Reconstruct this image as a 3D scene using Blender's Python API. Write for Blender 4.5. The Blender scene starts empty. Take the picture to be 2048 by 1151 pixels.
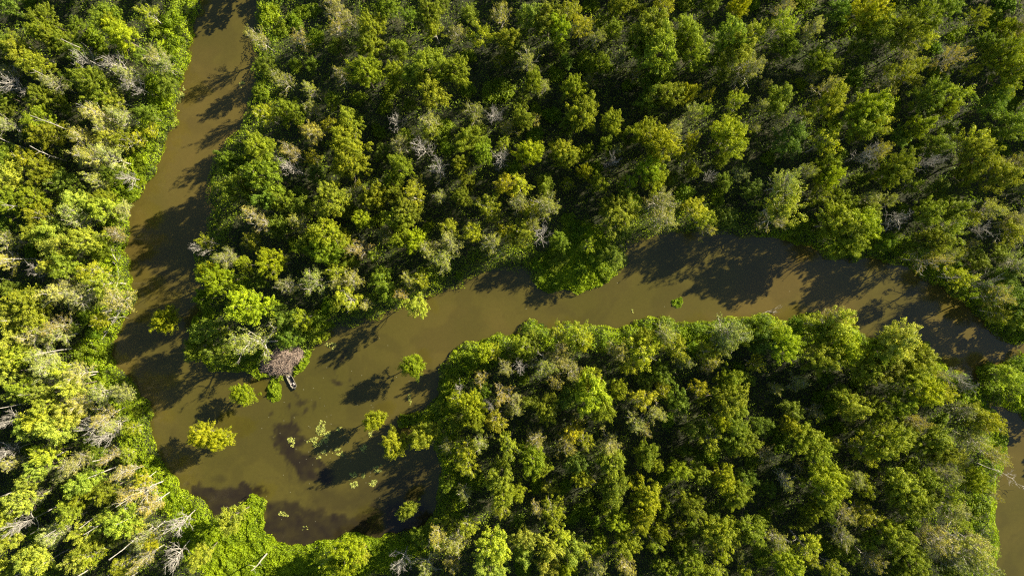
import bpy, math, random
import numpy as np
from mathutils import Vector, Quaternion
R_ = math.radians
sc = bpy.context.scene
col = sc.collection
random.seed(7); rng = np.random.default_rng(7)

# ------------------------------------------------------------------ camera, sky, sun, exposure
CAM_H = 180.0          # metres above the river
S = 7.2                # photo pixels per metre at water level
cam = bpy.data.objects.new('camera', bpy.data.cameras.new('camera'))
col.objects.link(cam); sc.camera = cam
cam.location = (0, 0, CAM_H)
cam.data.sensor_width = 36
cam.data.lens = 18 * CAM_H / (1024 / S)
cam.data.clip_end = 20000
SUN_EL, SUN_AZ = R_(27), R_(29)     # azimuth counted from +x towards +y
w = bpy.data.worlds.new('World'); sc.world = w; w.use_nodes = True
wn = w.node_tree.nodes; wl = w.node_tree.links
sky = wn.new('ShaderNodeTexSky'); sky.sky_type = 'NISHITA'; sky.sun_disc = False
sky.sun_elevation = SUN_EL; sky.sun_rotation = math.pi / 2 - SUN_AZ
sky.air_density = 1.0; sky.dust_density = 0.6
wl.new(sky.outputs[0], wn['Background'].inputs[0]); wn['Background'].inputs[1].default_value = 0.052
sl = bpy.data.lights.new('sun', 'SUN'); sl.energy = 5.0; sl.angle = R_(0.5); sl.color = (1.0, 0.88, 0.66)
so = bpy.data.objects.new('sun', sl); col.objects.link(so)
sd = Vector((math.cos(SUN_AZ) * math.cos(SUN_EL), math.sin(SUN_AZ) * math.cos(SUN_EL), math.sin(SUN_EL)))
so.rotation_euler = sd.to_track_quat('Z', 'Y').to_euler()
so.location = sd * 300
sc.view_settings.view_transform = 'Standard'; sc.view_settings.look = 'None'
sc.view_settings.exposure = 1.52; sc.view_settings.gamma = 1
try:
    sc.cycles.filter_width = 1.2; sc.cycles.use_denoising = False; sc.cycles.max_bounces = 5; sc.cycles.transparent_max_bounces = 4; sc.cycles.diffuse_bounces = 3; sc.cycles.glossy_bounces = 2; sc.cycles.transmission_bounces = 3
except Exception: pass

# ------------------------------------------------------------------ helpers
def P(px, py, z=0.0):
    """photo pixel -> world point seen there at height z"""
    k = (CAM_H - z) / CAM_H / S
    return ((px - 1024) * k, (575.5 - py) * k, z)

def smooth(t):
    t = np.clip(t, 0, 1); return t * t * (3 - 2 * t)

def vnoise(x, y, seed=0):
    xi = np.floor(x).astype(np.int64); yi = np.floor(y).astype(np.int64)
    fx = smooth(x - xi); fy = smooth(y - yi)
    def h(a, b):
        n = (a * 374761393 + b * 668265263 + seed * 974634777) & 0xffffffff
        n = ((n ^ (n >> 13)) * 1274126177) & 0xffffffff
        return ((n ^ (n >> 16)) & 0xffff) / 65535.0
    return (h(xi, yi) * (1 - fx) + h(xi + 1, yi) * fx) * (1 - fy) + (h(xi, yi + 1) * (1 - fx) + h(xi + 1, yi + 1) * fx) * fy

def fbm(x, y, seed=0, o=4):
    s = 0; a = 0.5; t = 0
    for i in range(o):
        s = s + a * vnoise(x * 2 ** i, y * 2 ** i, seed + i); t += a; a *= 0.5
    return s / t

def signed(px, py, poly):
    """signed distance (pixels) to a polygon, positive inside"""
    poly = np.array(poly, float); d2 = np.full(px.shape, 1e18); ins = np.zeros(px.shape, bool)
    for (x0, y0), (x1, y1) in zip(poly, np.roll(poly, -1, 0)):
        ex, ey = x1 - x0, y1 - y0
        t = np.clip(((px - x0) * ex + (py - y0) * ey) / (ex * ex + ey * ey + 1e-9), 0, 1)
        d2 = np.minimum(d2, (px - x0 - t * ex) ** 2 + (py - y0 - t * ey) ** 2)
        if y0 != y1:
            c = ((y0 > py) != (y1 > py)) & (px < (x1 - x0) * (py - y0) / (y1 - y0) + x0)
            ins ^= c
    return np.where(ins, 1, -1) * np.sqrt(d2)

def mesh_np(name, V, F, tint=None, mat=None, smooth_shade=False):
    """V (n,3); F (m,k) faces of one size, or a list of such arrays"""
    Fs = F if isinstance(F, list) else [F]
    me = bpy.data.meshes.new(name)
    V = np.asarray(V, np.float32)
    me.vertices.add(len(V)); me.vertices.foreach_set('co', V.ravel())
    nl = sum(f.size for f in Fs); npoly = sum(len(f) for f in Fs)
    me.loops.add(nl); me.polygons.add(npoly)
    me.loops.foreach_set('vertex_index', np.concatenate([f.ravel() for f in Fs]).astype(np.int32))
    tot = np.concatenate([np.full(len(f), f.shape[1]) for f in Fs]).astype(np.int32)
    st = np.concatenate([[0], np.cumsum(tot)[:-1]]).astype(np.int32)
    me.polygons.foreach_set('loop_start', st)
    try: me.polygons.foreach_set('loop_total', tot)
    except Exception: pass
    if smooth_shade: me.polygons.foreach_set('use_smooth', np.ones(npoly, bool))
    if tint is not None:
        a = me.attributes.new('tint', 'FLOAT', 'POINT'); a.data.foreach_set('value', np.asarray(tint, np.float32))
    if mat: me.materials.append(mat)
    me.update(calc_edges=True)
    return me

def link(name, data, parent=None):
    o = bpy.data.objects.new(name, data); col.objects.link(o)
    if parent: o.parent = parent
    return o

def props(o, label=None, cat=None, group=None, kind=None):
    if label: o['label'] = label
    if cat: o['category'] = cat
    if group: o['group'] = group
    if kind: o['kind'] = kind
    return o

def unit(n):
    v = rng.normal(size=(n, 3)); return v / np.linalg.norm(v, axis=1, keepdims=True)

def leaf_quads(C, N, size, aspect=0.6):
    """diamond leaf sprays: centres C, normals N, length size (n,)"""
    n = len(C); N = N / (np.linalg.norm(N, axis=1, keepdims=True) + 1e-9)
    A = np.cross(N, unit(n)); A /= (np.linalg.norm(A, axis=1, keepdims=True) + 1e-9)
    B = np.cross(N, A); s = size[:, None]
    bend = N * s * 0.12
    V = np.stack([C - A * s * .5 - bend, C + B * s * aspect * .5 + bend * .5, C + A * s * .5 - bend, C - B * s * aspect * .5 + bend * .5], 1).reshape(-1, 3)
    F = np.arange(4 * n).reshape(n, 4)
    return V, F

class Tubes:
    def __init__(s): s.V = []; s.F = []; s.n = 0
    def add(s, pts, rad, k=5):
        pts = np.asarray(pts, float); m = len(pts); rad = np.asarray(rad, float)
        T = np.gradient(pts, axis=0); T /= (np.linalg.norm(T, axis=1, keepdims=True) + 1e-9)
        up = np.array([0.31, 0.17, 0.93]) if abs(T[0][2]) < .8 else np.array([1., .2, 0.])
        A = np.cross(T, up); A /= (np.linalg.norm(A, axis=1, keepdims=True) + 1e-9); B = np.cross(T, A)
        a = np.arange(k) * 2 * math.pi / k
        V = pts[:, None] + rad[:, None, None] * (np.cos(a)[None, :, None] * A[:, None] + np.sin(a)[None, :, None] * B[:, None])
        s.V.append(V.reshape(-1, 3))
        i = np.arange(m - 1)[:, None] * k; j = np.arange(k)[None]; j2 = (j + 1) % k
        s.F.append((np.stack([i + j, i + j2, i + k + j2, i + k + j], -1).reshape(-1, 4)) + s.n)
        s.n += m * k
    def mesh(s, name, mat):
        return mesh_np(name, np.concatenate(s.V), np.concatenate(s.F), mat=mat, smooth_shade=True)

# ------------------------------------------------------------------ materials
def new_mat(name):
    m = bpy.data.materials.new(name); m.use_nodes = True
    nt = m.node_tree; return m, nt, nt.nodes['Principled BSDF'], nt.links

def ramp(nt, stops):
    r = nt.nodes.new('ShaderNodeValToRGB'); e = r.color_ramp.elements
    while len(e) < len(stops): e.new(0.5)
    for el, (p, c) in zip(e, stops): el.position = p; el.color = (*c, 1)
    return r

def leaf_material(name, rough=0.55, trans=0.28):
    m, nt, b, L = new_mat(name)
    oi = nt.nodes.new('ShaderNodeObjectInfo'); at = nt.nodes.new('ShaderNodeAttribute'); at.attribute_name = 'tint'
    rp = ramp(nt, [(0, (0.50, 0.62, 0.8)), (0.5, (1, 1, 1)), (1, (1.45, 1.38, 1.05))])
    L.new(at.outputs['Fac'], rp.inputs[0])
    mx = nt.nodes.new('ShaderNodeMix'); mx.data_type = 'RGBA'; mx.blend_type = 'MULTIPLY'; mx.inputs[0].default_value = 1
    L.new(oi.outputs['Color'], mx.inputs[6]); L.new(rp.outputs[0], mx.inputs[7])
    L.new(mx.outputs[2], b.inputs['Base Color'])
    b.inputs['Roughness'].default_value = rough; b.inputs['Specular IOR Level'].default_value = 0.25
    tr = nt.nodes.new('ShaderNodeBsdfTranslucent')
    mt = nt.nodes.new('ShaderNodeMix'); mt.data_type = 'RGBA'; mt.blend_type = 'MULTIPLY'; mt.inputs[0].default_value = 1
    L.new(mx.outputs[2], mt.inputs[6]); mt.inputs[7].default_value = (1.2, 1.3, 0.5, 1)
    L.new(mt.outputs[2], tr.inputs[0])
    ms = nt.nodes.new('ShaderNodeMixShader'); ms.inputs[0].default_value = trans
    L.new(b.outputs[0], ms.inputs[1]); L.new(tr.outputs[0], ms.inputs[2])
    L.new(ms.outputs[0], nt.nodes['Material Output'].inputs['Surface'])
    return m

def bark_material(name, stops, scale=1.5):
    m, nt, b, L = new_mat(name)
    tc = nt.nodes.new('ShaderNodeTexCoord'); nz = nt.nodes.new('ShaderNodeTexNoise'); nz.inputs['Scale'].default_value = scale; nz.inputs['Detail'].default_value = 4
    L.new(tc.outputs['Object'], nz.inputs['Vector']); rp = ramp(nt, stops); L.new(nz.outputs[0], rp.inputs[0]); L.new(rp.outputs[0], b.inputs['Base Color'])
    b.inputs['Roughness'].default_value = 0.9; return m

M_leaf = leaf_material('leaf')
M_bark = bark_material('bark', [(0.3, (0.10, 0.08, 0.055)), (0.7, (0.22, 0.19, 0.14))])
M_pale = bark_material('pale_bark', [(0.3, (0.32, 0.30, 0.25)), (0.7, (0.58, 0.54, 0.46))])
M_grey = bark_material('dead_wood', [(0.3, (0.24, 0.225, 0.20)), (0.7, (0.50, 0.47, 0.42))])

# ------------------------------------------------------------------ land and water layout (photo pixels)
WATER = [(410,-700),(405,-150),(402,0),(388,60),(378,110),(365,170),(352,215),(348,250),(332,270),(325,310),(308,345),(290,385),(268,402),(257,430),
 (262,465),(245,500),(262,540),(272,575),(270,602),(250,630),(236,660),(222,700),(225,735),(250,755),(270,780),(280,800),(295,815),(300,850),
 (308,888),(318,920),(340,948),(370,975),(402,995),(425,1022),(440,1045),(470,1045),(478,1015),(505,992),(530,1003),(522,1035),(515,1060),(535,1078),
 (575,1088),(620,1093),(655,1082),(700,1068),(745,1072),(800,1066),(856,1046),(882,990),(892,930),(880,892),(880,855),(868,838),(838,842),(800,852),
 (795,838),(850,818),(885,795),(878,762),(885,735),(912,712),(940,690),(985,678),(1040,672),(1052,648),(1090,650),(1125,652),(1160,656),
 (1205,656),(1250,660),(1272,650),(1308,640),(1332,636),(1360,645),(1400,652),(1440,643),(1480,645),(1520,636),(1580,644),(1620,632),(1680,642),
 (1715,668),(1760,682),(1810,668),(1845,690),(1858,718),(1885,738),(1928,748),(1938,775),(1965,805),(1992,835),(2006,880),(2002,925),(1985,970),
 (1980,1040),(1998,1090),(1975,1151),(1930,1300),(1900,1700),(2300,1900),(2330,1300),(2230,1000),(2150,860),(2048,832),(2000,812),(1960,795),(1946,765),(1960,738),(2000,735),
 (2025,712),(2060,705),(2120,690),(2060,672),(2020,680),(1985,668),(1962,640),(1940,612),(1885,572),(1830,542),(1765,515),(1700,516),(1650,508),(1620,490),
 (1560,475),(1500,468),(1420,468),(1350,462),(1290,470),(1250,492),(1246,522),(1226,552),(1195,570),(1150,580),(1095,576),(1072,560),(1045,538),
 (1005,540),(960,545),(920,560),(890,568),(850,592),(800,610),(750,630),(682,650),(652,668),(625,690),(606,722),(585,745),(560,752),(522,748),
 (490,738),(430,735),(395,715),(380,682),(388,640),(410,600),(402,560),(400,490),(418,460),(428,420),(418,370),(430,332),(446,300),(480,260),(500,215),
 (514,170),(520,100),(512,60),(525,0),(540,-150),(560,-700)]
xs = np.concatenate([[-9000, -4000, -1500, -700, -420], np.arange(-300, 300.1, 1.0), [420, 700, 1500, 4000, 9000]])
ys = np.concatenate([[-9000, -4000, -1500, -700, -320], np.arange(-190, 190.1, 1.0), [320, 700, 1500, 4000, 9000]])
GX, GY = np.meshgrid(xs, ys)
def water_sd(x, y):
    """metres inside the water (positive) or inland (negative), with a ragged shoreline"""
    px = x * S + 1024; py = 575.5 - y * S
    d = signed(px, py, WATER) / S
    return d + (fbm(x / 3.5, y / 3.5, 11) - .5) * 3.0 + (fbm(x / 1.8, y / 1.8, 12, 2) - .5) * 1.5 + (fbm(x / 11, y / 11, 31) - .5) * 2.0
SD = water_sd(GX, GY)
core = (np.abs(GX) < 301) & (np.abs(GY) < 191)
SD = np.where(core, SD, -8)
hgt = np.where(SD > 0, -np.minimum(1.4, SD * 0.6), np.minimum(0.75, -SD * 0.45)) + np.where(SD < -1, fbm(GX / 6, GY / 6, 3) * 0.5, 0)
V = np.stack([GX, GY, hgt], -1).reshape(-1, 3)
ny, nx = GX.shape
idx = np.arange(nx * ny).reshape(ny, nx)
F = np.stack([idx[:-1, :-1], idx[:-1, 1:], idx[1:, 1:], idx[1:, :-1]], -1).reshape(-1, 4)
m, nt, b, L = new_mat('forest_soil')
tc = nt.nodes.new('ShaderNodeTexCoord'); nz = nt.nodes.new('ShaderNodeTexNoise'); nz.inputs['Scale'].default_value = 0.35; nz.inputs['Detail'].default_value = 8
L.new(tc.outputs['Object'], nz.inputs['Vector'])
rp = ramp(nt, [(0.3, (0.014, 0.016, 0.008)), (0.55, (0.028, 0.034, 0.010)), (0.75, (0.055, 0.048, 0.024))]); L.new(nz.outputs[0], rp.inputs[0]); L.new(rp.outputs[0], b.inputs['Base Color'])
b.inputs['Roughness'].default_value = 0.95
props(link('ground', mesh_np('ground', V, F, mat=m, smooth_shade=True)), kind='structure')

def grid_sd(x, y):
    """bilinear lookup of the shoreline distance"""
    fx = np.clip(x + 300, 0, 599.99); fy = np.clip(y + 190, 0, 379.99)
    i = fx.astype(int); j = fy.astype(int); u = fx - i; v = fy - j; A = SD[5:-5, 5:-5]
    return (A[j, i] * (1 - u) + A[j, i + 1] * u) * (1 - v) + (A[j + 1, i] * (1 - u) + A[j + 1, i + 1] * u) * v
def ground_z(x, y):
    s = grid_sd(x, y)
    return np.where(s > 0, 0.0, np.minimum(0.75, -s * 0.45) + np.where(s < -1, fbm(x / 6, y / 6, 3) * .5, 0))

# water sheet with its silt and weed beds as an attribute
wx = np.arange(-300, 300.1, 0.6); wy = np.arange(-190, 190.1, 0.6)
WX, WY = np.meshgrid(wx, wy)
px = WX * S + 1024; py = 575.5 - WY * S
qx = px + (fbm(WX / 3, WY / 3, 51) - .5) * 42 + (fbm(WX / 1.1, WY / 1.1, 52) - .5) * 16; qy = py + (fbm(WX / 3, WY / 3, 61) - .5) * 42 + (fbm(WX / 1.1, WY / 1.1, 62) - .5) * 16
dark = np.zeros_like(WX)
near = (px > 300) & (px < 950) & (py > 640) & (py < 1130)
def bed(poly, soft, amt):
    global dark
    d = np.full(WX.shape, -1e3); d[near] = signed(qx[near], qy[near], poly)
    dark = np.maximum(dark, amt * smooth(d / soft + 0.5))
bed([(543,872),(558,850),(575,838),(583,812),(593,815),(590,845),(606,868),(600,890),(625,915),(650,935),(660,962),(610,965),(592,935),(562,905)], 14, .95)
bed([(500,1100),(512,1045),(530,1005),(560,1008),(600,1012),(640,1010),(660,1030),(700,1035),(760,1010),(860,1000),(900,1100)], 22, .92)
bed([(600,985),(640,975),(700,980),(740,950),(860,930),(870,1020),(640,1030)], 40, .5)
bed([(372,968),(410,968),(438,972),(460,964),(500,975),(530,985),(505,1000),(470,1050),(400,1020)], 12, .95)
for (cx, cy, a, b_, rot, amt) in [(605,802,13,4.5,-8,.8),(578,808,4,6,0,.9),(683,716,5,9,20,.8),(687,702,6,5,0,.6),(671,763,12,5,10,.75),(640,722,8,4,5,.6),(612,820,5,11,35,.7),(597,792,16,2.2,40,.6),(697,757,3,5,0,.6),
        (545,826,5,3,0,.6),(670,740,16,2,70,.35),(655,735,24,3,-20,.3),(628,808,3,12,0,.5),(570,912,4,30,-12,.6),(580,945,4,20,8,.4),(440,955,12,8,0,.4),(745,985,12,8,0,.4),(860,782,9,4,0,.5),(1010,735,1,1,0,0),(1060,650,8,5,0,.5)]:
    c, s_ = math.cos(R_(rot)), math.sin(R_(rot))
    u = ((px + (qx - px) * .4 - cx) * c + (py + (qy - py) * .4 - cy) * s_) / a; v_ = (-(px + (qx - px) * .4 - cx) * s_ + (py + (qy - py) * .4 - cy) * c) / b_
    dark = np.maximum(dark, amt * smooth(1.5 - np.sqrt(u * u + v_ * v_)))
pond = smooth(1 - np.hypot((px - 650) / 240, (py - 900) / 190)) * .8
fil = np.abs(fbm(WX / 7 + 3 * fbm(WX / 12, WY / 12, 5), WY / 7, 77) - .5)
dark = np.maximum(dark, pond * smooth(1 - fil / .03) * .35)
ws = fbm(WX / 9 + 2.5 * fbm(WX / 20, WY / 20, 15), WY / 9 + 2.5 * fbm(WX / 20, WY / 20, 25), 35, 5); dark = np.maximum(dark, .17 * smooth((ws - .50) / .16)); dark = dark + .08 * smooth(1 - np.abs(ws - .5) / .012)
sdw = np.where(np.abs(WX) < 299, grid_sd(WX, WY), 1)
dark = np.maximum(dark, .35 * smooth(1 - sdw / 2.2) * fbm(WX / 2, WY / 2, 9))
V = np.stack([WX, WY, np.zeros_like(WX)], -1).reshape(-1, 3)
ny, nx = WX.shape; idx = np.arange(nx * ny).reshape(ny, nx)
F = np.stack([idx[:-1, :-1], idx[:-1, 1:], idx[1:, 1:], idx[1:, :-1]], -1).reshape(-1, 4)
m, nt, b, L = new_mat('silty_water')
at = nt.nodes.new('ShaderNodeAttribute'); at.attribute_name = 'tint'
tc = nt.nodes.new('ShaderNodeTexCoord')
nz = nt.nodes.new('ShaderNodeTexNoise'); nz.inputs['Scale'].default_value = 0.022; nz.inputs['Detail'].default_value = 6; nz.inputs['Distortion'].default_value = .8
L.new(tc.outputs['Object'], nz.inputs['Vector'])
rp = ramp(nt, [(0.35, (0.063, 0.056, 0.0100)), (0.5, (0.075, 0.0635, 0.0125)), (0.68, (0.096, 0.073, 0.0172))]); L.new(nz.outputs[0], rp.inputs[0])
nf = nt.nodes.new('ShaderNodeTexNoise'); nf.inputs['Scale'].default_value = 1.1; nf.inputs['Detail'].default_value = 5; L.new(tc.outputs['Object'], nf.inputs['Vector'])
mf = nt.nodes.new('ShaderNodeMapRange'); mf.inputs[3].default_value = .9; mf.inputs[4].default_value = 1.1; L.new(nf.outputs[0], mf.inputs[0])
vm = nt.nodes.new('ShaderNodeVectorMath'); vm.operation = 'SCALE'; L.new(rp.outputs[0], vm.inputs[0]); L.new(mf.outputs[0], vm.inputs['Scale'])
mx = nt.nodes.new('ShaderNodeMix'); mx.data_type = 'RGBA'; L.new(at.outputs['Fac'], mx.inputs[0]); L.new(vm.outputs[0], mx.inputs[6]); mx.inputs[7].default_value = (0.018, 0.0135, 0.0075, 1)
L.new(mx.outputs[2], b.inputs['Base Color'])
b.inputs['Roughness'].default_value = 0.12; b.inputs['IOR'].default_value = 1.42
bp = nt.nodes.new('ShaderNodeBump'); bp.inputs['Strength'].default_value = .12; bp.inputs['Distance'].default_value = .05
nb = nt.nodes.new('ShaderNodeTexNoise'); nb.inputs['Scale'].default_value = 2.6; nb.inputs['Detail'].default_value = 3; L.new(tc.outputs['Object'], nb.inputs['Vector'])
L.new(nb.outputs[0], bp.inputs['Height']); L.new(bp.outputs[0], b.inputs['Normal'])
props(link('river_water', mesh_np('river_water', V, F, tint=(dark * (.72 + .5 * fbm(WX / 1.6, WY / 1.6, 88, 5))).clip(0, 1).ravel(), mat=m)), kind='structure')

# ------------------------------------------------------------------ tree prototypes (R = 5 m crown, 14 m tall)
def branch_path(p0, d0, length, n, up, wob):
    pts = [np.array(p0, float)]; d = np.array(d0, float); d /= np.linalg.norm(d)
    for i in range(n):
        d = d + rng.normal(size=3) * wob + np.array([0, 0, up]); d /= np.linalg.norm(d)
        pts.append(pts[-1] + d * length / n)
    return np.array(pts)

def skeleton(kind, H=14., R=5.):
    kind = 'y' if kind == 'r' else kind
    tr, lb = Tubes(), Tubes(); tips = []
    bare = kind in 'dsn'
    top = .78 * H if kind != 'd' else .86 * H
    tp = branch_path((0, 0, -.6), (rng.normal() * .06, rng.normal() * .06, 1), top + .6, 7, .05, .06)
    r0 = .24 if kind != 'd' else .21
    tr.add(tp, np.linspace(r0 * 1.15, r0 * .32, len(tp)), 8)
    nl = {'d': 15, 's': 16, 'n': 13, 'o': 11, 'g': 11, 'y': 12}[kind]
    ang = rng.random() * 6.28
    for i in range(nl):
        f = .38 + .6 * (i + rng.random() * .5) / nl
        q = f * (len(tp) - 1); a = int(min(q, len(tp) - 2)); p0 = tp[a] + (tp[a + 1] - tp[a]) * (q - a)
        ang += 2.4 + rng.normal() * .35
        el = .25 + .75 * f + rng.normal() * .12
        ln = (1.22 if kind == 'd' else 1) * R * (1.12 - .5 * max(0, f - .5) * 1.2) * (.75 + .4 * rng.random())
        d = np.array([math.cos(ang) * math.cos(el), math.sin(ang) * math.cos(el), math.sin(el)])
        lp = branch_path(p0, d, ln, 6, .06, .13)
        rb = .15 if bare else .09
        lb.add(lp, np.linspace(rb, .035, len(lp)), 5); tips.append(lp[-1])
        for j in range(5 if bare else 4):
            k = 1 + int(rng.integers(0, 5)); dd = lp[k] - lp[k - 1]; dd /= np.linalg.norm(dd)
            d2 = dd + rng.normal(size=3) * .65 + np.array([0, 0, .15])
            sp = branch_path(lp[k], d2, ln * (.30 + .3 * rng.random()), 4, .05, .16)
            lb.add(sp, np.linspace(.055 if bare else .04, .02, len(sp)), 4); tips.append(sp[-1]); tips.append(sp[-2])
            if bare:
                for t in range(3 if kind == 'd' else 4):
                    k2 = int(rng.integers(1, 4)); d3 = (sp[k2] - sp[k2 - 1]); d3 = d3 / np.linalg.norm(d3) + rng.normal(size=3) * .6 + np.array([0, 0, .2])
                    up_ = branch_path(sp[k2], d3, .7 + rng.random() * 1.1, 3, .03, .15)
                    lb.add(up_, np.linspace(.034, .016, len(up_)), 3); tips.append(up_[-1])
    return tr, lb, np.array(tips), tp

def clump_leaves(C, rad, n, leaf, flat=.7, out=.9, axis=None):
    """n leaves on a shell round each clump centre, thicker on top"""
    Cs = np.repeat(C, n, 0); rd = np.repeat(rad, n)
    u = unit(len(Cs)); u[:, 2] = np.where(u[:, 2] < -.35, -u[:, 2], u[:, 2])
    # each clump is itself knobbly
    ph = np.repeat(rng.random((len(C), 3)) * 6.28, n, 0)
    kn = 1 + .28 * np.sin(u[:, 0] * 4 + ph[:, 0]) * np.cos(u[:, 1] * 4 + ph[:, 1]) + .12 * np.sin(u[:, 2] * 7 + ph[:, 2])
    rr = rd * kn * (.55 + .5 * rng.random(len(Cs)) ** .5)
    X = u * rr[:, None] * np.array([1, 1, flat])
    if axis is not None:
        D = C - axis; D = D / (np.linalg.norm(D, axis=1, keepdims=True) + 1e-9) + rng.normal(size=D.shape) * .25; D = np.repeat(D, n, 0)
        X = X * .86 + D * (X * D).sum(1, keepdims=True) * .75
    X = X + Cs
    N = u * out + rng.normal(size=X.shape) * .55 + np.array([0, 0, .35])
    sz = leaf * (.65 + .7 * rng.random(len(Cs)))
    V, F = leaf_quads(X, N, sz)
    ti = np.clip(.5 + np.repeat(rng.normal(size=len(C)) * .16, n) + rng.normal(size=len(Cs)) * .17, 0, 1)
    return V, F, np.repeat(ti, 4)

def crown_mesh(kind, tips, H=14., R=5.):
    cz = .66 * H; vz = .33 * H
    if kind == 'o': nC, rc, nl, lf = 150, .64, 115, .26
    elif kind == 'g': nC, rc, nl, lf = 95, .80, 95, .32
    elif kind == 'r': nC, rc, nl, lf = 170, .72, 110, .27
    elif kind == 'y': nC, rc, nl, lf = 80, .72, 72, .30
    elif kind == 's': nC, rc, nl, lf = 0, .62, 34, .26
    elif kind == 'n': nC, rc, nl, lf = 0, .58, 26, .27
    ph = rng.random(4) * 6.28
    if nC:
        d = unit(nC * 3); d = d[(d[:, 2] > -.45)][:nC]
        az = np.arctan2(d[:, 1], d[:, 0])
        lobe = 1 + .20 * np.sin(az * 2 + ph[0]) + .15 * np.sin(az * 3 + ph[1]) + .15 * np.sin(az * 5 + ph[2]) * np.cos(d[:, 2] * 4 + ph[3])
        if kind == 'r': lobe = 1 + (lobe - 1) * .45
        rr = (.40 + .60 * rng.random(len(d)) ** .7) * lobe
        C = d * rr[:, None] * np.array([R * .9, R * .9, vz]); C[:, 2] += cz + .12 * R * np.sin(az * 2 + ph[3])
        T = tips[rng.permutation(len(tips))[:int(nC * .35)]]
        C = np.concatenate([C, T])
    else:
        C = tips[rng.permutation(len(tips))[:190 if kind == 's' else 150]]
    rad = rc * (.5 + .95 * rng.random(len(C)))
    V, F, ti = clump_leaves(C, rad, nl, lf, axis=np.array([0, 0, .45 * H]))
    return mesh_np('crown', V, F, tint=ti, mat=M_leaf)

PROTO = {}
def make_proto(kind, n):
    PROTO[kind] = []
    for i in range(n):
        tr, lb, tips, tp = skeleton(kind)
        bm_ = {'o': M_bark, 'g': M_bark, 'y': M_pale, 'r': M_bark, 's': M_pale, 'n': M_pale, 'd': M_grey}[kind]
        PROTO[kind].append((tr.mesh('trunk', bm_), lb.mesh('limbs', bm_), None if kind == 'd' else crown_mesh(kind, tips)))
make_proto('o', 8); make_proto('g', 6); make_proto('y', 6); make_proto('s', 6); make_proto('n', 3); make_proto('d', 4); make_proto('r', 4)
# shrubs: unit 2.5 m radius, 2.6 m tall
PROTO['u'] = []
for i in range(5):
    st = Tubes()
    for j in range(9):
        a = j * .7 + rng.random(); e = .7 + .7 * rng.random()
        st.add(branch_path((rng.normal() * .15, rng.normal() * .15, -.3), (math.cos(a) * math.cos(e), math.sin(a) * math.cos(e), math.sin(e)), 2.2 + .5 * rng.random(), 4, .05, .12), np.linspace(.05, .02, 5), 4)
    d = unit(110); d[:, 2] = np.abs(d[:, 2]); az = np.arctan2(d[:, 1], d[:, 0]); ph = rng.random(2) * 6.28
    C = d * ((.45 + .5 * rng.random(110)) * (1 + .2 * np.sin(2 * az + ph[0]) + .14 * np.sin(3 * az + ph[1])))[:, None] * np.array([2.2, 2.2, 2.0]); C[:, 2] += .3
    V, F, ti = clump_leaves(C[:62], .55 * (.6 + .7 * rng.random(62)), 62, .27)
    PROTO['u'].append((st.mesh('stems', M_bark), None, mesh_np('foliage', V, F, tint=ti, mat=M_leaf)))
# standing dead trunks: 14 m
PROTO['k'] = []
for i in range(3):
    tr, lb = Tubes(), Tubes()
    tp = branch_path((0, 0, -.6), (rng.normal() * .05, rng.normal() * .05, 1), 14.5, 8, .02, .07); tr.add(tp, np.linspace(.30, .10, len(tp)), 8)
    for j in range(4):
        k = 4 + j; a = rng.random() * 6.28
        lb.add(branch_path(tp[k], (math.cos(a), math.sin(a), .8), 1.2 + 2.2 * rng.random(), 4, .03, .15), np.linspace(.08, .025, 5), 4)
    PROTO['k'].append((tr.mesh('trunk', M_grey), lb.mesh('limbs', M_grey), None))

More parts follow.
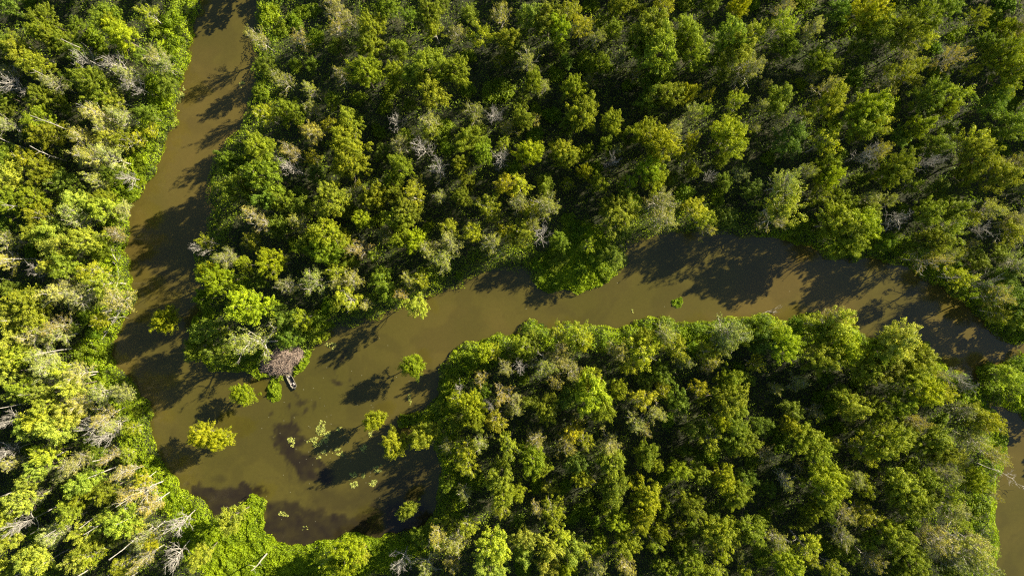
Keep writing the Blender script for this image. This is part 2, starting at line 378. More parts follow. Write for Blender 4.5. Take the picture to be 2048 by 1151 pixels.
# ------------------------------------------------------------------ what stands where: photo x, y, visible radius, look
# o olive, g mid green, B bright, L light (sunny west bank), y yellow-green, Y golden, n orange tinged, s thin with grey limbs, d dead, u low shrub, k bare pole
TREES = """
20 15 28 g,90 37 28 o,90 67 30 o,113 83 26 o,17 90 26 g,53 107 30 o,80 133 32 o,133 87 26 o,160 107 28 g,217 37 30 o,247 73 32 B,233 53 24 B,300 30 25 y,315 60 22 u,180 127 22 d,187 163 38 o,233 120 22 d,253 150 28 s,273 173 22 d,313 113 28 s,333 133 22 s,30 173 25 d,87 197 30 o,
110 167 25 s,13 193 22 g,207 197 28 o,233 197 24 y,200 230 32 s,247 230 28 s,213 253 28 s,300 233 22 g,87 240 32 o,93 270 34 o,20 253 24 s,167 280 28 s,217 280 24 y,250 280 24 y,187 317 36 s,227 317 32 s,20 323 30 g,60 313 28 y,30 357 34 L,87 347 34 o,133 363 28 g,200 357 24 s,233 353 24 g,
260 357 18 d,283 333 22 u,277 363 20 u,350 90 20 u,330 200 22 u,340 40 22 u,
525 80 22 s,542 27 28 u,592 80 20 n,669 20 26 s,669 60 20 n,739 57 36 o,739 90 30 o,729 150 36 B,772 17 28 o,799 97 24 o,859 37 32 o,872 63 22 y,912 77 22 s,962 77 28 y,1005 33 28 s,1012 77 26 o,862 133 44 o,829 143 34 o,912 143 34 o,865 187 36 o,785 147 24 o,565 160 26 s,535 133 20 g,
522 183 20 u,622 180 20 s,679 157 20 n,532 230 28 y,579 223 36 o,619 217 20 s,699 237 26 o,665 200 20 o,625 267 28 s,522 300 36 o,535 350 44 o,695 287 44 o,699 327 42 o,589 307 24 n,589 337 24 d,795 253 18 d,815 277 24 g,859 243 26 s,862 267 24 y,949 227 28 s,889 260 24 u,989 233 22 d,
999 180 34 u,939 287 34 o,960 302 28 o,1005 287 16 y,799 333 30 o,832 373 22 y,779 367 24 o,805 290 24 s,852 300 24 d,875 343 24 d,925 333 20 o,939 363 18 o,1002 323 22 d,1012 367 28 Y,462 330 30 g,475 380 36 g,560 395 32 o,600 420 30 g,
1054 37 34 g,1101 43 36 o,1114 60 28 B,1144 20 26 y,1167 60 26 y,1191 77 20 s,1241 10 28 o,1324 7 26 y,1477 20 24 B,1307 67 44 o,1314 112 46 o,1274 87 32 o,1377 67 36 o,1387 107 36 o,1324 147 28 o,1464 73 42 o,1481 107 40 o,1491 143 36 s,1511 67 28 y,1057 120 30 s,1030 110 20 g,1064 160 24 o,
1044 197 18 g,1144 177 26 o,1174 123 30 u,1337 187 34 o,1371 187 26 B,1301 203 28 g,1467 203 26 y,1044 240 24 o,1164 233 42 o,1141 253 26 g,1221 247 28 o,1291 260 30 o,1264 267 26 o,1324 290 42 B,1384 230 24 s,1404 230 18 y,1461 267 36 B,1467 293 30 y,1061 310 32 B,1127 300 32 o,1131 317 26 o,
1171 310 20 o,1167 347 18 B,1211 293 20 o,1231 300 16 s,1217 327 18 d,1291 340 30 B,1304 367 28 o,1257 370 22 y,1197 370 24 o,1381 280 18 y,1387 337 20 o,1414 357 14 d,1091 370 22 g,1037 370 28 Y,1344 263 26 s,1517 213 18 s,1200 130 24 o,1230 60 22 g,1420 10 22 g,
1566 50 32 y,1576 17 18 n,1626 60 26 s,1736 30 40 B,1749 57 38 o,1796 63 34 o,1836 43 38 o,1843 77 28 y,1716 100 26 g,1636 120 28 o,1569 93 28 g,1649 173 26 s,1709 157 26 u,1803 147 26 y,1899 107 28 n,1999 117 40 o,2029 97 34 y,2016 150 42 o,2030 60 26 s,1949 37 22 y,2009 60 20 B,1663 203 38 o,
1736 213 42 B,1723 247 44 o,1749 237 34 y,1856 190 36 o,1903 193 34 y,1889 220 22 o,1556 200 34 g,1576 277 38 g,1649 287 34 y,1653 333 30 o,1656 360 26 B,1836 253 30 o,1723 310 24 d,1753 310 26 s,1789 337 36 o,1769 350 28 o,1596 343 22 s,1566 367 36 s,1949 287 34 y,1949 317 38 o,1989 353 38 o,
2029 323 30 s,1929 353 26 o,1823 373 20 y,2016 253 36 g,1979 207 36 g,1846 330 22 d,1680 20 26 g,1890 20 26 g,1960 90 24 g,1870 290 26 g,
30 404 32 o,77 404 32 o,87 434 28 y,20 451 22 g,110 464 34 L,77 464 28 L,160 404 32 L,167 437 32 s,200 417 32 L,173 484 34 L,117 494 32 L,140 521 30 L,110 531 26 L,20 481 24 s,13 521 26 s,233 474 26 n,207 497 24 o,213 404 28 o,80 534 22 d,273 394 20 u,187 551 34 y,207 567 34 y,167 591 30 s,
240 591 36 s,110 581 34 s,140 571 22 s,60 611 42 o,27 637 30 L,30 584 28 g,83 644 30 y,120 651 26 n,73 667 32 s,113 671 28 s,33 677 30 L,20 717 30 L,83 711 32 s,93 737 34 s,50 707 24 L,20 747 28 L,167 704 24 u,187 731 22 u,160 751 30 s,190 660 22 u,205 640 20 y,
333 641 27 B,407 497 14 d,413 484 16 y,453 517 26 s,440 557 34 B,430 544 24 B,493 527 20 o,505 618 46 B,510 692 44 s,417 661 30 g,400 695 28 g,443 704 26 g,410 597 20 g,507 437 26 n,520 415 20 s,
532 394 26 g,660 394 40 o,752 397 30 o,795 391 18 o,835 394 28 y,809 424 38 o,795 441 30 o,729 434 26 B,565 451 30 g,605 451 24 s,922 394 22 o,882 394 18 s,985 417 30 y,655 471 42 o,655 501 40 o,622 491 30 g,692 481 26 o,549 521 28 B,529 451 20 n,725 501 26 n,752 507 18 y,799 474 28 o,
832 481 28 B,859 497 26 s,902 487 34 s,889 517 30 s,899 457 24 y,945 464 24 Y,979 494 26 s,1012 467 22 y,629 571 34 s,582 567 24 s,672 544 24 y,675 564 22 s,709 564 28 s,692 597 34 y,735 607 14 s,759 557 28 g,819 554 22 s,845 557 20 y,775 584 26 g,829 611 26 L,805 592 16 n,582 677 26 g,
629 667 26 u,665 662 10 u,605 634 22 y,579 644 26 g,639 637 20 u,919 557 10 u,825 733 27 B,485 787 24 B,404 874 28 B,436 878 26 B,747 842 22 B,789 892 30 y,850 872 32 y,802 850 18 u,812 1020 20 y,470 1032 30 L,
1237 427 42 o,1257 404 30 o,1214 411 26 o,1241 452 30 g,1317 404 36 s,1324 441 36 s,1391 414 28 y,1407 440 26 y,1407 460 18 s,1451 437 26 g,1044 404 28 s,1061 424 22 y,1097 417 34 s,1044 464 30 y,1061 457 24 s,1034 484 20 y,1084 481 22 d,1559 413 48 y,1545 440 30 s,1224 517 28 g,1211 541 18 u,
1181 497 12 u,1117 517 20 u,1114 667 24 y,1154 674 30 y,1167 684 20 B,1121 687 18 n,1044 691 24 y,1061 684 24 g,1277 701 42 y,1237 701 28 s,1284 677 26 o,1324 667 28 s,1334 649 24 u,1347 694 30 y,1364 721 24 s,1394 661 22 u,1461 661 40 s,1444 684 32 s,1484 671 26 o,1417 704 26 y,1417 727 22 s,
1517 650 22 g,1524 677 34 g,1084 727 30 s,1121 721 28 s,1141 734 24 s,1137 704 20 s,1034 727 18 d,1257 731 22 y,1187 754 30 y,1104 757 20 n,1324 747 26 g,1457 762 30 o,1507 724 20 y,
1636 391 26 y,1676 404 30 o,1669 444 46 o,1716 449 42 B,1693 482 38 o,1733 427 26 o,1783 447 26 d,1736 397 26 s,1769 404 20 s,1853 427 32 o,1896 414 34 o,1896 464 34 y,1863 481 34 o,1836 504 26 g,1849 517 28 n,1883 511 18 s,1916 554 28 y,1953 564 22 d,2003 597 32 n,1979 584 26 g,1979 417 30 s,
1963 461 20 d,2026 441 26 s,2019 467 28 y,2003 557 30 g,2036 534 30 s,2029 604 34 g,2036 637 30 g,1996 624 24 y,1769 484 22 g,1566 691 38 B,1549 661 24 y,1586 648 18 g,1666 630 26 s,1623 640 26 y,1673 651 32 L,1636 671 30 g,1683 694 36 B,1643 711 40 o,1696 711 28 B,1723 676 16 u,1803 686 46 L,
1769 701 40 o,1829 714 38 o,1769 741 38 o,1729 734 32 o,1819 747 34 o,1856 737 20 y,1876 744 16 n,1906 752 20 d,1965 743 22 u,2013 755 30 L,2036 737 24 g,
20 830 24 d,63 777 26 L,90 787 22 L,83 830 36 L,100 810 28 L,117 857 36 L,140 827 28 L,60 847 28 L,167 807 28 s,203 787 28 s,247 787 30 s,207 827 26 n,200 854 24 d,220 864 26 d,230 847 20 s,277 824 14 u,268 860 18 y,17 900 24 d,20 927 22 s,100 910 26 L,83 934 28 L,67 954 22 L,150 924 30 s,
227 910 16 n,187 954 28 L,167 967 30 L,257 947 22 n,287 954 20 y,300 937 18 u,287 984 30 n,307 1002 24 n,247 977 24 n,47 997 30 L,13 1027 26 L,143 1014 30 L,173 984 26 o,213 980 28 o,210 1040 28 L,253 1044 34 L,273 1044 24 L,353 1044 28 d,405 1108 28 L,43 1047 24 d,27 1074 28 L,173 1064 28 L,
187 1080 24 L,83 1104 34 L,63 1120 30 L,120 1067 24 s,160 1117 32 L,187 1110 24 y,347 1104 28 d,310 1080 20 Y,293 1114 20 n,250 1130 24 y,300 1060 22 s,13 1140 26 L,118 738 24 L,45 788 22 L,150 772 26 L,
659 1116 26 y,699 1096 32 B,685 1124 28 B,722 1110 22 L,805 1117 24 d,855 1127 28 s,879 1077 28 s,912 1087 30 s,932 1050 24 y,905 1114 28 s,985 1087 36 L,979 1127 34 L,1005 1100 24 y,1002 954 38 o,1005 984 32 o,999 1014 24 y,929 934 24 y,935 897 24 y,962 890 22 s,1012 890 28 y,929 984 20 s,
895 777 18 u,912 804 22 y,942 810 34 B,955 834 28 o,992 837 28 y,919 774 14 d,965 780 22 g,1005 787 24 n,972 808 14 d,892 964 18 g,969 704 24 B,945 719 22 u,988 702 20 y,905 750 20 u,1005 734 20 s,972 754 18 n,995 684 16 u,
1034 790 16 n,1031 817 22 s,1067 804 22 g,1094 817 30 o,1134 794 26 g,1181 794 44 B,1204 817 34 o,1237 780 24 o,1284 797 28 y,1307 820 26 s,1271 844 24 s,1324 774 20 y,1354 797 28 g,1394 774 22 Y,1457 794 46 o,1467 817 32 o,1437 840 26 B,1417 877 30 y,1471 864 38 o,1487 884 34 o,1451 877 30 o,
1394 857 26 g,1291 857 14 n,1147 864 24 Y,1124 884 26 s,1067 877 24 s,1171 877 22 y,1224 880 24 s,1067 917 36 o,1087 934 22 o,1291 907 30 o,1311 927 18 o,1367 897 20 g,1157 927 30 g,1221 920 36 o,1164 954 26 o,1224 974 34 o,1354 937 24 o,1401 944 28 o,1374 1007 34 o,1447 954 30 B,1471 987 32 o,
1297 994 40 B,1284 1030 28 B,1331 1014 24 o,1231 1034 28 B,1034 980 22 o,1107 1017 30 y,1067 1014 18 n,1101 1034 22 y,1047 1074 24 L,1047 1100 26 L,1101 1094 30 L,1097 1126 28 L,1124 1067 20 L,1147 1100 32 L,1137 1134 26 B,1174 1100 22 y,1181 1127 24 s,1197 1080 26 o,1254 1077 34 o,1314 1057 24 o,
1304 1084 24 y,1251 1127 26 s,1364 1087 26 o,1377 1114 34 o,1391 1140 36 o,1331 1134 28 o,1441 1060 38 o,1424 1084 24 y,1441 1107 18 Y,1497 1057 36 o,1487 1137 18 y,1491 954 24 g,1517 850 24 g,1434 1140 20 y,
1703 810 38 o,1676 787 26 o,1749 824 30 o,1793 807 34 o,1846 784 36 B,1883 784 22 y,1929 777 16 d,1949 830 32 y,1976 840 26 Y,1923 817 24 s,1953 877 34 s,1986 907 22 s,1829 834 22 n,1856 880 38 o,1879 900 32 o,1769 884 44 o,1796 867 34 o,1723 900 32 y,1603 874 40 o,1629 894 34 o,1636 927 30 o,
1653 960 42 B,1636 980 30 o,1573 960 22 n,1669 947 28 o,1579 850 22 B,1579 824 26 g,1706 954 24 s,1733 974 24 y,1726 1024 28 y,1679 1027 28 s,1616 1014 20 B,1556 1010 14 g,1649 1014 26 o,1803 974 42 o,1829 1007 38 o,1779 954 30 g,1856 957 26 o,1859 994 18 g,1889 950 24 s,1896 987 34 y,1943 957 28 B,
1906 1014 34 s,1953 1014 26 u,1979 984 14 n,1919 1044 20 y,1936 1084 42 s,1965 1092 34 n,1946 1120 34 s,1869 1077 34 s,1896 1107 30 s,1783 1074 40 o,1816 1104 34 o,1769 1050 24 y,1836 1134 30 o,1889 1137 28 g,1609 1084 30 Y,1619 1117 18 y,1549 1077 24 s,1566 1127 38 B,1663 1134 26 y,1686 1067 26 s,
1736 1077 24 g,1743 1117 30 s,1696 1107 20 g,1793 1137 24 o,
1120 480 24 g,1152 462 20 u,1190 520 20 u,1160 535 18 u,1110 530 18 u,1175 490 20 y,1215 560 14 u,1135 440 18 u,52 995 6 k,88 1010 6 k,180 1020 5 k,120 1095 6 k,64 905 5 k,200 745 5 k,92 800 5 k,170 985 6 k,262 1010 6 k,150 1090 5 k,60 690 5 k,104 640 5 k,130 590 6 k,95 520 5 k,60 300 5 k,100 420 5 k,205 120 5 k,250 160 5 k,245 245 5 k,30 560 5 k,76 1140 6 k,280 1140 6 k,
322 962 6 k,318 966 6 k,240 930 6 k,272 896 6 k,223 1079 6 k,132 779 5 k,140 897 6 k,100 955 7 k,190 1130 6 k,233 1138 5 k,310 1050 6 k,320 1004 5 k,537 1102 7 k,170 272 5 k,38 250 5 k,143 177 6 k,117 130 5 k,137 323 6 k,153 696 6 k,237 1000 5 k
"""
ITEMS = []
for t in TREES.replace('\n', ' ').split(','):
    q = t.split()
    if len(q) == 4: ITEMS.append((float(q[0]), float(q[1]), float(q[2]), q[3]))
WATER_TREES = {(333,641), (825,733), (485,787), (404,874), (436,878), (747,842), (812,1020), (789,892), (850,872)}
KIND = {  # prototype, object name, category, group, list of (look words, base leaf colour)
 'o': ('o', 'broadleaf_tree', 'tree', 'green broadleaf trees of the swamp forest', 'olive-green dense tree', (0.215, 0.275, 0.012)),
 'g': ('g', 'broadleaf_tree', 'tree', 'green broadleaf trees of the swamp forest', 'deep green leafy tree', (0.165, 0.24, 0.016)),
 'B': ('o', 'broadleaf_tree', 'tree', 'green broadleaf trees of the swamp forest', 'bright green dense tree', (0.29, 0.35, 0.008)),
 'L': ('g', 'sunlit_tree', 'tree', 'light green sunlit trees', 'light green leafy tree', (0.35, 0.42, 0.038)),
 'y': ('y', 'yellowing_tree', 'tree', 'yellow-green trees of the swamp forest', 'yellow-green open-crowned tree', (0.31, 0.36, 0.018)),
 'Y': ('y', 'yellowing_tree', 'tree', 'yellow-green trees of the swamp forest', 'golden yellow open-crowned tree', (0.36, 0.39, 0.018)),
 'n': ('n', 'sparse_tree', 'tree', 'thinning trees with pale limbs', 'orange-tinged thinning tree', (0.36, 0.34, 0.065)),
 's': ('s', 'sparse_tree', 'tree', 'thinning trees with pale limbs', 'thin pale-limbed tree', (0.29, 0.32, 0.055)),
 'd': ('d', 'dead_tree', 'dead tree', 'bare grey dead trees', 'bare grey dead tree', None),
 'u': ('u', 'shrub', 'shrub', 'low shrubs under and between the trees', 'low green shrub', (0.18, 0.27, 0.008)),
 'k': ('k', 'standing_dead_trunk', 'dead tree', 'bare leaning trunks on the west bank', 'bare pale pole-like dead trunk', None)}

# fill the gaps of the understorey with smaller shrubs
fill = []
XY = np.array([(t[0], t[1], t[2]) for t in ITEMS if t[3] != 'k'])
tries = 0
while len(fill) < 210 and tries < 9000:
    tries += 1
    x = rng.uniform(5, 2043); y = rng.uniform(5, 1146)
    a = P(x, y)
    if grid_sd(np.array(a[0]), np.array(a[1])) > -2.2: continue
    if 340 < x < 780 and y > 960: continue
    if 1085 < x < 1240 and 440 < y < 585: continue
    if 520 < x < 615 and 680 < y < 760: continue
    r = rng.uniform(15, 24)
    dd = np.hypot(XY[:, 0] - x, XY[:, 1] - y) - XY[:, 2] * .78
    if dd.min() < r * .55: continue
    t = rng.choice(['u', 'g', 'y', 's', 'd', 'n'], p=[.46, .30, .12, .12, 0, 0])
    fill.append((x, y, float(r), str(t), 1)); XY = np.vstack([XY, (x, y, r)])

NUM = 'zero one two three four five six seven eight nine ten eleven twelve thirteen fourteen fifteen sixteen seventeen eighteen nineteen twenty'.split()
ANCH = [(578, 758, 'the moored boat'), (565, 717, 'the brown brush pile'), (333, 641, 'the lone tree in the narrow channel'), (420, 876, 'the twin-crowned tree in the pond'),
        (825, 731, 'the lone willow in the river'), (749, 843, 'the small round tree in the pond'), (470, 1032, 'the pale tree on the grassy spit'), (1160, 530, 'the grassy bulge in the river bank'),
        (1355, 605, 'the grass tuft in the river'), (1995, 945, 'the dead branch over the water'), (1965, 743, 'the round bush by the side creek'), (1559, 413, 'the big pale-limbed bank tree'),
        (0, 0, 'the top left corner'), (0, 380, 'the left edge, a third down'), (0, 1151, 'the bottom left corner'), (700, 0, 'the top edge, a third across'), (1024, 250, 'the upper forest centre'),
        (1365, 0, 'the top edge, two thirds across'), (2048, 0, 'the top right corner'), (2048, 400, 'the right edge, a third down'), (1024, 1151, 'the middle of the bottom edge'),
        (1536, 1151, 'the bottom edge, three quarters across'), (1500, 900, 'the centre of the lower right forest'), (1200, 850, 'the middle of the southern wood'), (1700, 250, 'the middle of the upper right wood')]
used = set()
def where(x, y):
    opts = sorted(range(len(ANCH)), key=lambda i: math.hypot(x - ANCH[i][0], y - ANCH[i][1]))
    for i in opts:
        ax, ay, nm = ANCH[i]
        dx, dy = round((x - ax) / 24), round((y - ay) / 24)
        if abs(dx) > 20 or abs(dy) > 20: continue
        p = []
        if dy: p.append(NUM[abs(dy)] + (' above' if dy < 0 else ' below'))
        if dx: p.append(NUM[abs(dx)] + (' left' if dx < 0 else ' right'))
        yield (' and '.join(p) + ' of ' + nm if p else 'beside ' + nm)

SPECIAL = {(333,641): 'round dark green tree standing alone in the water of the narrow channel',
 (825,733): 'light green willow standing alone in mid river above the pond', (485,787): 'small round bright green tree in the water between the boat and west bank',
 (404,874): 'left crown of the twin light green trees standing in the pond', (436,878): 'right crown of the twin light green trees standing in the pond',
 (747,842): 'small round bright tree in the pond beside the floating plants', (789,892): 'yellow-green tree standing in shallow water right of the floating plants',
 (850,872): 'yellow-green tree at the water edge with pale limbs, by the shaded bank', (812,1020): 'small thin yellow-green tree alone in the deep shade of the lower pond',
 (470,1032): 'pale feathery tree on the grassy spit at the pond bottom', (510,692): 'pale grey-green branchy tree next to the brown brush pile',
 (505,618): 'round dense bright green tree above the brush pile', (829,611): 'bright willow leaning over the river from the north bank',
 (1559,413): 'big open tree with pale spreading limbs above the shaded river', (1224,517): 'leafy tree on the right rim of the grassy bank bulge',
 (233,474): 'pinkish tan thin tree leaning over the west bank', (1965,743): 'round green bush where the side creek leaves the river',
 (829,611): 'bright green willow leaning over the river from the north bank', (1783,447): 'bare grey dead tree right of the bright bank tree'}

def add_tree(x, y, r, t, extra=0):
    pk, nm, cat, grp, look, colr = KIND[t]
    small = extra == 1
    if pk == 'u': hgt_ = (.35 + r * .085) * rng.uniform(.9, 1.25); hc = hgt_ * .6
    elif pk == 'k': hgt_ = rng.uniform(12, 20); hc = 0
    else:
        hgt_ = 6.2 + r / S * 1.75 + rng.uniform(-1.0, 1.6)
        if t in 'dn': hgt_ += 1.5
        if t == 's': hgt_ += .6
        if x > 1200 and y < 580: hgt_ *= 1.14 if y < 370 else 1.0
        elif x > 1000 and y < 580: hgt_ *= 1.12
        elif x > 400 and y < 700: hgt_ *= 1.1
        if t == 'L': hgt_ += 1
        if 375 < x < 560 and 250 < y < 720: hgt_ *= 1.42 if t == 'g' else 1.22
        if 860 < x < 1010 and 780 < y < 1110: hgt_ *= 1.2
        if t in 'BY': hgt_ += 1.2
        if (x, y) in WATER_TREES: hgt_ = {333: 12.5, 789: 13.0, 850: 14.5, 485: 8.5}.get(x, 6.4 + r / S * 1.3)
        if t == 'g' and not small and (x, y) not in WATER_TREES: hgt_ *= .85
        if small: hgt_ *= .62
        hc = hgt_ * .72
    R = r / S * (CAM_H - hc) / CAM_H
    bx, by, _ = P(x, y, hc)
    lx = ly = 0.0
    if t != 'k' and (x, y) not in WATER_TREES:
        cx0, cy0 = bx, by
        for _ in range(14):
            sd0 = float(grid_sd(np.array(bx), np.array(by)))
            if sd0 < -1.2: break
            gxx = float(grid_sd(np.array(bx + .8), np.array(by)) - grid_sd(np.array(bx - .8), np.array(by))); gyy = float(grid_sd(np.array(bx), np.array(by + .8)) - grid_sd(np.array(bx), np.array(by - .8)))
            gl = math.hypot(gxx, gyy) + 1e-6; bx -= .5 * gxx / gl; by -= .5 * gyy / gl
        lx, ly = (cx0 - bx) / max(hc, 1.5), (cy0 - by) / max(hc, 1.5)
        lx, ly = max(-.6, min(.6, lx)), max(-.6, min(.6, ly))
    gz = float(ground_z(np.array(bx), np.array(by)))
    if (x, y) in WATER_TREES: pk = 'r'
    ps = PROTO[pk]; tr, lb, cr = ps[int(rng.integers(len(ps)))]
    e = bpy.data.objects.new(nm, None); col.objects.link(e); e.empty_display_size = .5
    e.location = (bx, by, gz)
    if pk == 'u': e.scale = (R / 2.55, R / 2.55, hgt_ / 2.7)
    elif pk == 'k': e.scale = (r / 9.5, r / 9.5, hgt_ / 14)
    else:
        fit = 5.2 if (x, y) in WATER_TREES else 5.7
        e.scale = (R / fit * rng.uniform(.88, 1.1), R / fit * rng.uniform(.88, 1.1), hgt_ / 14)
    up_v = Vector((lx + rng.normal() * .03, ly + rng.normal() * .03, 1)).normalized()
    e.rotation_mode = 'QUATERNION'; e.rotation_quaternion = Vector((0, 0, 1)).rotation_difference(up_v) @ Quaternion((0, 0, 1), rng.uniform(0, 6.28))
    size = 'broad' if r >= 38 else 'medium-sized' if r >= 25 else 'small'
    key = (int(x), int(y))
    if key in SPECIAL and SPECIAL[key] not in used: lab = SPECIAL[key]
    else:
        lab = None
        for wtxt in where(x, y):
            c = f'{size} {look}, {wtxt}'
            if len(c.split()) <= 16 and c not in used: lab = c; break
        if lab is None: lab = f'{size} {look}'
    used.add(lab)
    props(e, lab, cat, grp)
    link('stems' if pk == 'u' else 'trunk', tr, e)
    if lb: link('limbs', lb, e)
    if cr:
        c = link('foliage' if pk == 'u' else 'crown', cr, e)
        if t == 's' and x < 310: colr = (0.37, 0.42, 0.09)
        f = rng.uniform(.80, 1.22); hue = float(np.clip(rng.normal() * .07, -.14, .12))
        br = 1.0
        c.color = (colr[0] * 1.06 * f * (1 + hue), colr[1] * f, colr[2] * f * rng.uniform(.7, 1.4), 1)
    return e
for (x, y, r, t) in ITEMS: add_tree(x, y, r, t)
for (x, y, r, t, e_) in fill: add_tree(x, y, r, t, e_)

# ------------------------------------------------------------------ stuff: forest beyond the frame (one mass), undergrowth, bank plants
def forest_beyond():
    Vs, Fs, Ts, n = [], [], [], 0
    lib = []
    for k in range(4):
        d = unit(260); d = d[d[:, 2] > -.4]; az = np.arctan2(d[:, 1], d[:, 0]); ph = rng.random(3) * 6.28
        C = d * ((.45 + .5 * rng.random(len(d)) ** .6) * (1 + .18 * np.sin(2 * az + ph[0]) + .12 * np.sin(3 * az + ph[1])))[:, None] * np.array([4.6, 4.6, 4.4]); C[:, 2] += 9.3
        lib.append(clump_leaves(C[:95], .95 * (.6 + .7 * rng.random(95)), 18, .75))
    for i in range(2600):
        x = rng.uniform(-205, 215); y = rng.uniform(-135, 150)
        px_, py_ = x * S * 1.07 + 1024, 575.5 - y * S * 1.07
        if -45 < px_ < 2093 and -45 < py_ < 1196: continue
        if grid_sd(np.array(x), np.array(y)) > -3.5: continue
        if any((x - a) ** 2 + (y - b) ** 2 < 38 for a, b in placed): continue
        placed.append((x, y)); V, F, t = lib[int(rng.integers(4))]
        a = rng.uniform(0, 6.28); s = rng.uniform(.7, 1.15); c, s_ = math.cos(a), math.sin(a)
        W = np.stack([(V[:, 0] * c - V[:, 1] * s_) * s + x, (V[:, 0] * s_ + V[:, 1] * c) * s + y, V[:, 2] * s * (1.1 if y > 0 and x > 0 else 1)], 1)
        Vs.append(W); Fs.append(F + n); Ts.append(np.clip(t + rng.normal() * .12, 0, 1)); n += len(V)
    o = link('forest', mesh_np('forest', np.concatenate(Vs), np.concatenate(Fs), tint=np.concatenate(Ts), mat=M_leaf))
    o.color = (0.13, 0.16, 0.02, 1); props(o, 'unbroken green forest reaching on past the edges of the view', 'forest', kind='stuff')
placed = []
forest_beyond()

def carpet(name, n, sdlo, sdhi, base, amp, leaf, colr, label, cat, seed, cond=None, xr=(-165, 175), yr=(-100, 105), up=.6, cell=2.4):
    x = rng.uniform(*xr, n).astype(np.float32).astype(float); y = rng.uniform(*yr, n); s = -grid_sd(x, y)
    k = (s > sdlo) & (s < sdhi)
    if cond is not None: k &= cond(x * S + 1024, 575.5 - y * S)
    x, y, s = x[k], y[k], s[k]
    mound = fbm(x / cell, y / cell, seed, 3); h = base + amp * np.clip(mound * 2.2 - .6, 0, 1.3) * smooth((s - sdlo) / 1.0 + .35)
    z = ground_z(x, y) + h * (1 - .35 * rng.random(len(x)) ** 2)
    e = .4
    gx = (fbm((x + e) / cell, y / cell, seed, 3) - mound) * 2 * amp / e; gy = (fbm(x / cell, (y + e) / cell, seed, 3) - mound) * 2 * amp / e
    N = np.stack([-gx, -gy, np.full_like(x, up)], 1) + rng.normal(size=(len(x), 3)) * .5
    V, F = leaf_quads(np.stack([x, y, z], 1), N, leaf * (.6 + .8 * rng.random(len(x))))
    ti = np.clip(.5 + (fbm(x / 3, y / 3, seed + 5) - .5) * 1.3 + rng.normal(size=len(x)) * .15, 0, 1)
    o = link(name, mesh_np(name, V, F, tint=np.repeat(ti, 4), mat=M_leaf)); o.color = (*colr, 1)
    return props(o, label, cat, kind='stuff')
MEADOW = [(330,940),(430,1030),(520,985),(560,1070),(640,1085),(800,1065),(830,1110),(640,1160),(420,1160),(380,1080),(330,1000)]
BULGE = [(1085,590),(1082,530),(1135,445),(1185,455),(1245,505),(1225,580)]
def meadow(px_, py_):
    w_ = (fbm(px_ / 60, py_ / 60, 71) - .5) * 70 + rng.normal(size=px_.shape) * 7
    return (signed(px_, py_, MEADOW) + w_ > 0) | (signed(px_, py_, BULGE) + w_ > 0)
PILE = [(527,742),(524,728),(540,706),(560,694),(580,690),(604,690),(609,702),(604,718),(590,730),(580,745),(556,748)]
def clear_of_pile(px_, py_): return (signed(px_, py_, PILE) < -2) & ~((np.abs(px_ - 581) < 12) & (np.abs(py_ - 757) < 19))
def bank_ok(px_, py_):
    low = meadow(px_, py_) & (rng.random(px_.shape) > .12)
    soft = np.where((px_ > 400) & (py_ < 700) & (py_ < 740 - (px_ - 520) * .27), .35, 1.0)
    return ~low & clear_of_pile(px_, py_) & (rng.random(px_.shape) < soft * (.35 + 1.2 * fbm(px_ / 22, py_ / 22, 72, 3) ** 1.0))
carpet('undergrowth', 800000, .6, 99, .25, 2.8, .33, (0.17, 0.25, 0.012), 'dark tangled undergrowth on the forest floor between the trees', 'undergrowth', 101, cond=lambda a, b: ~meadow(a, b) & clear_of_pile(a, b), cell=2.6)
carpet('bank_plants', 3600000, -.7, 7.0, .30, 1.9, .30, (0.28, 0.38, 0.008), 'bright green leafy plants massed along the water edge', 'bank plants', 202, cond=bank_ok, cell=2.2)
carpet('marsh_grass', 1500000, -.5, 60, .15, .65, .30, (0.26, 0.36, 0.008), 'bright green marsh plants covering the spit and the bank bulge', 'marsh plants', 303, cond=meadow, cell=1.5, xr=(-100, 36), yr=(-82, 22))

# ------------------------------------------------------------------ clumps growing in the water
def clump_thing(name, cx, cy, a, b, rot, h, n, leaf, colr, label, cat, group=None, dens_noise=True, part='leaves', flatn=.6):
    x0, y0, _ = P(cx, cy)
    t = rng.uniform(0, 6.28, n); r = np.sqrt(rng.random(n)); ph = rng.random(3) * 6.28
    rr = r * (1 + .16 * np.sin(2 * t + ph[0]) + .14 * np.sin(3 * t + ph[1]) + .08 * np.sin(7 * t + ph[2]))
    c, s_ = math.cos(R_(rot)), math.sin(R_(rot)); u = rr * np.cos(t) * a / S; v = rr * np.sin(t) * b / S
    X = u * c - v * s_; Y = u * s_ + v * c
    if dens_noise:
        k = fbm(X / .7 + cx, Y / .7, 17, 2) > (.48 if b < 12 else .40); X, Y, r = X[k], Y[k], r[k]
    Z = .03 + h * (1 - r ** 2) * (.4 + .6 * rng.random(len(X))) * (.1 + 1.9 * fbm(X * 1.3 + cx, Y * 1.3, 4, 2) ** 1.5)
    N = rng.normal(size=(len(X), 3)) * .45 + np.array([0, 0, 1]) * flatn
    V, F = leaf_quads(np.stack([X, Y, Z], 1), N, leaf * (.6 + .8 * rng.random(len(X))), .8)
    ti = np.clip(.5 + rng.normal(size=len(X)) * .22, 0, 1)
    o = link(name, mesh_np(name, V, F, tint=np.repeat(ti, 4), mat=M_leaf)); o.location = (x0, y0, 0); o.color = (*colr, 1)
    return props(o, label, cat, group)
PADC = (0.42, 0.45, 0.11)
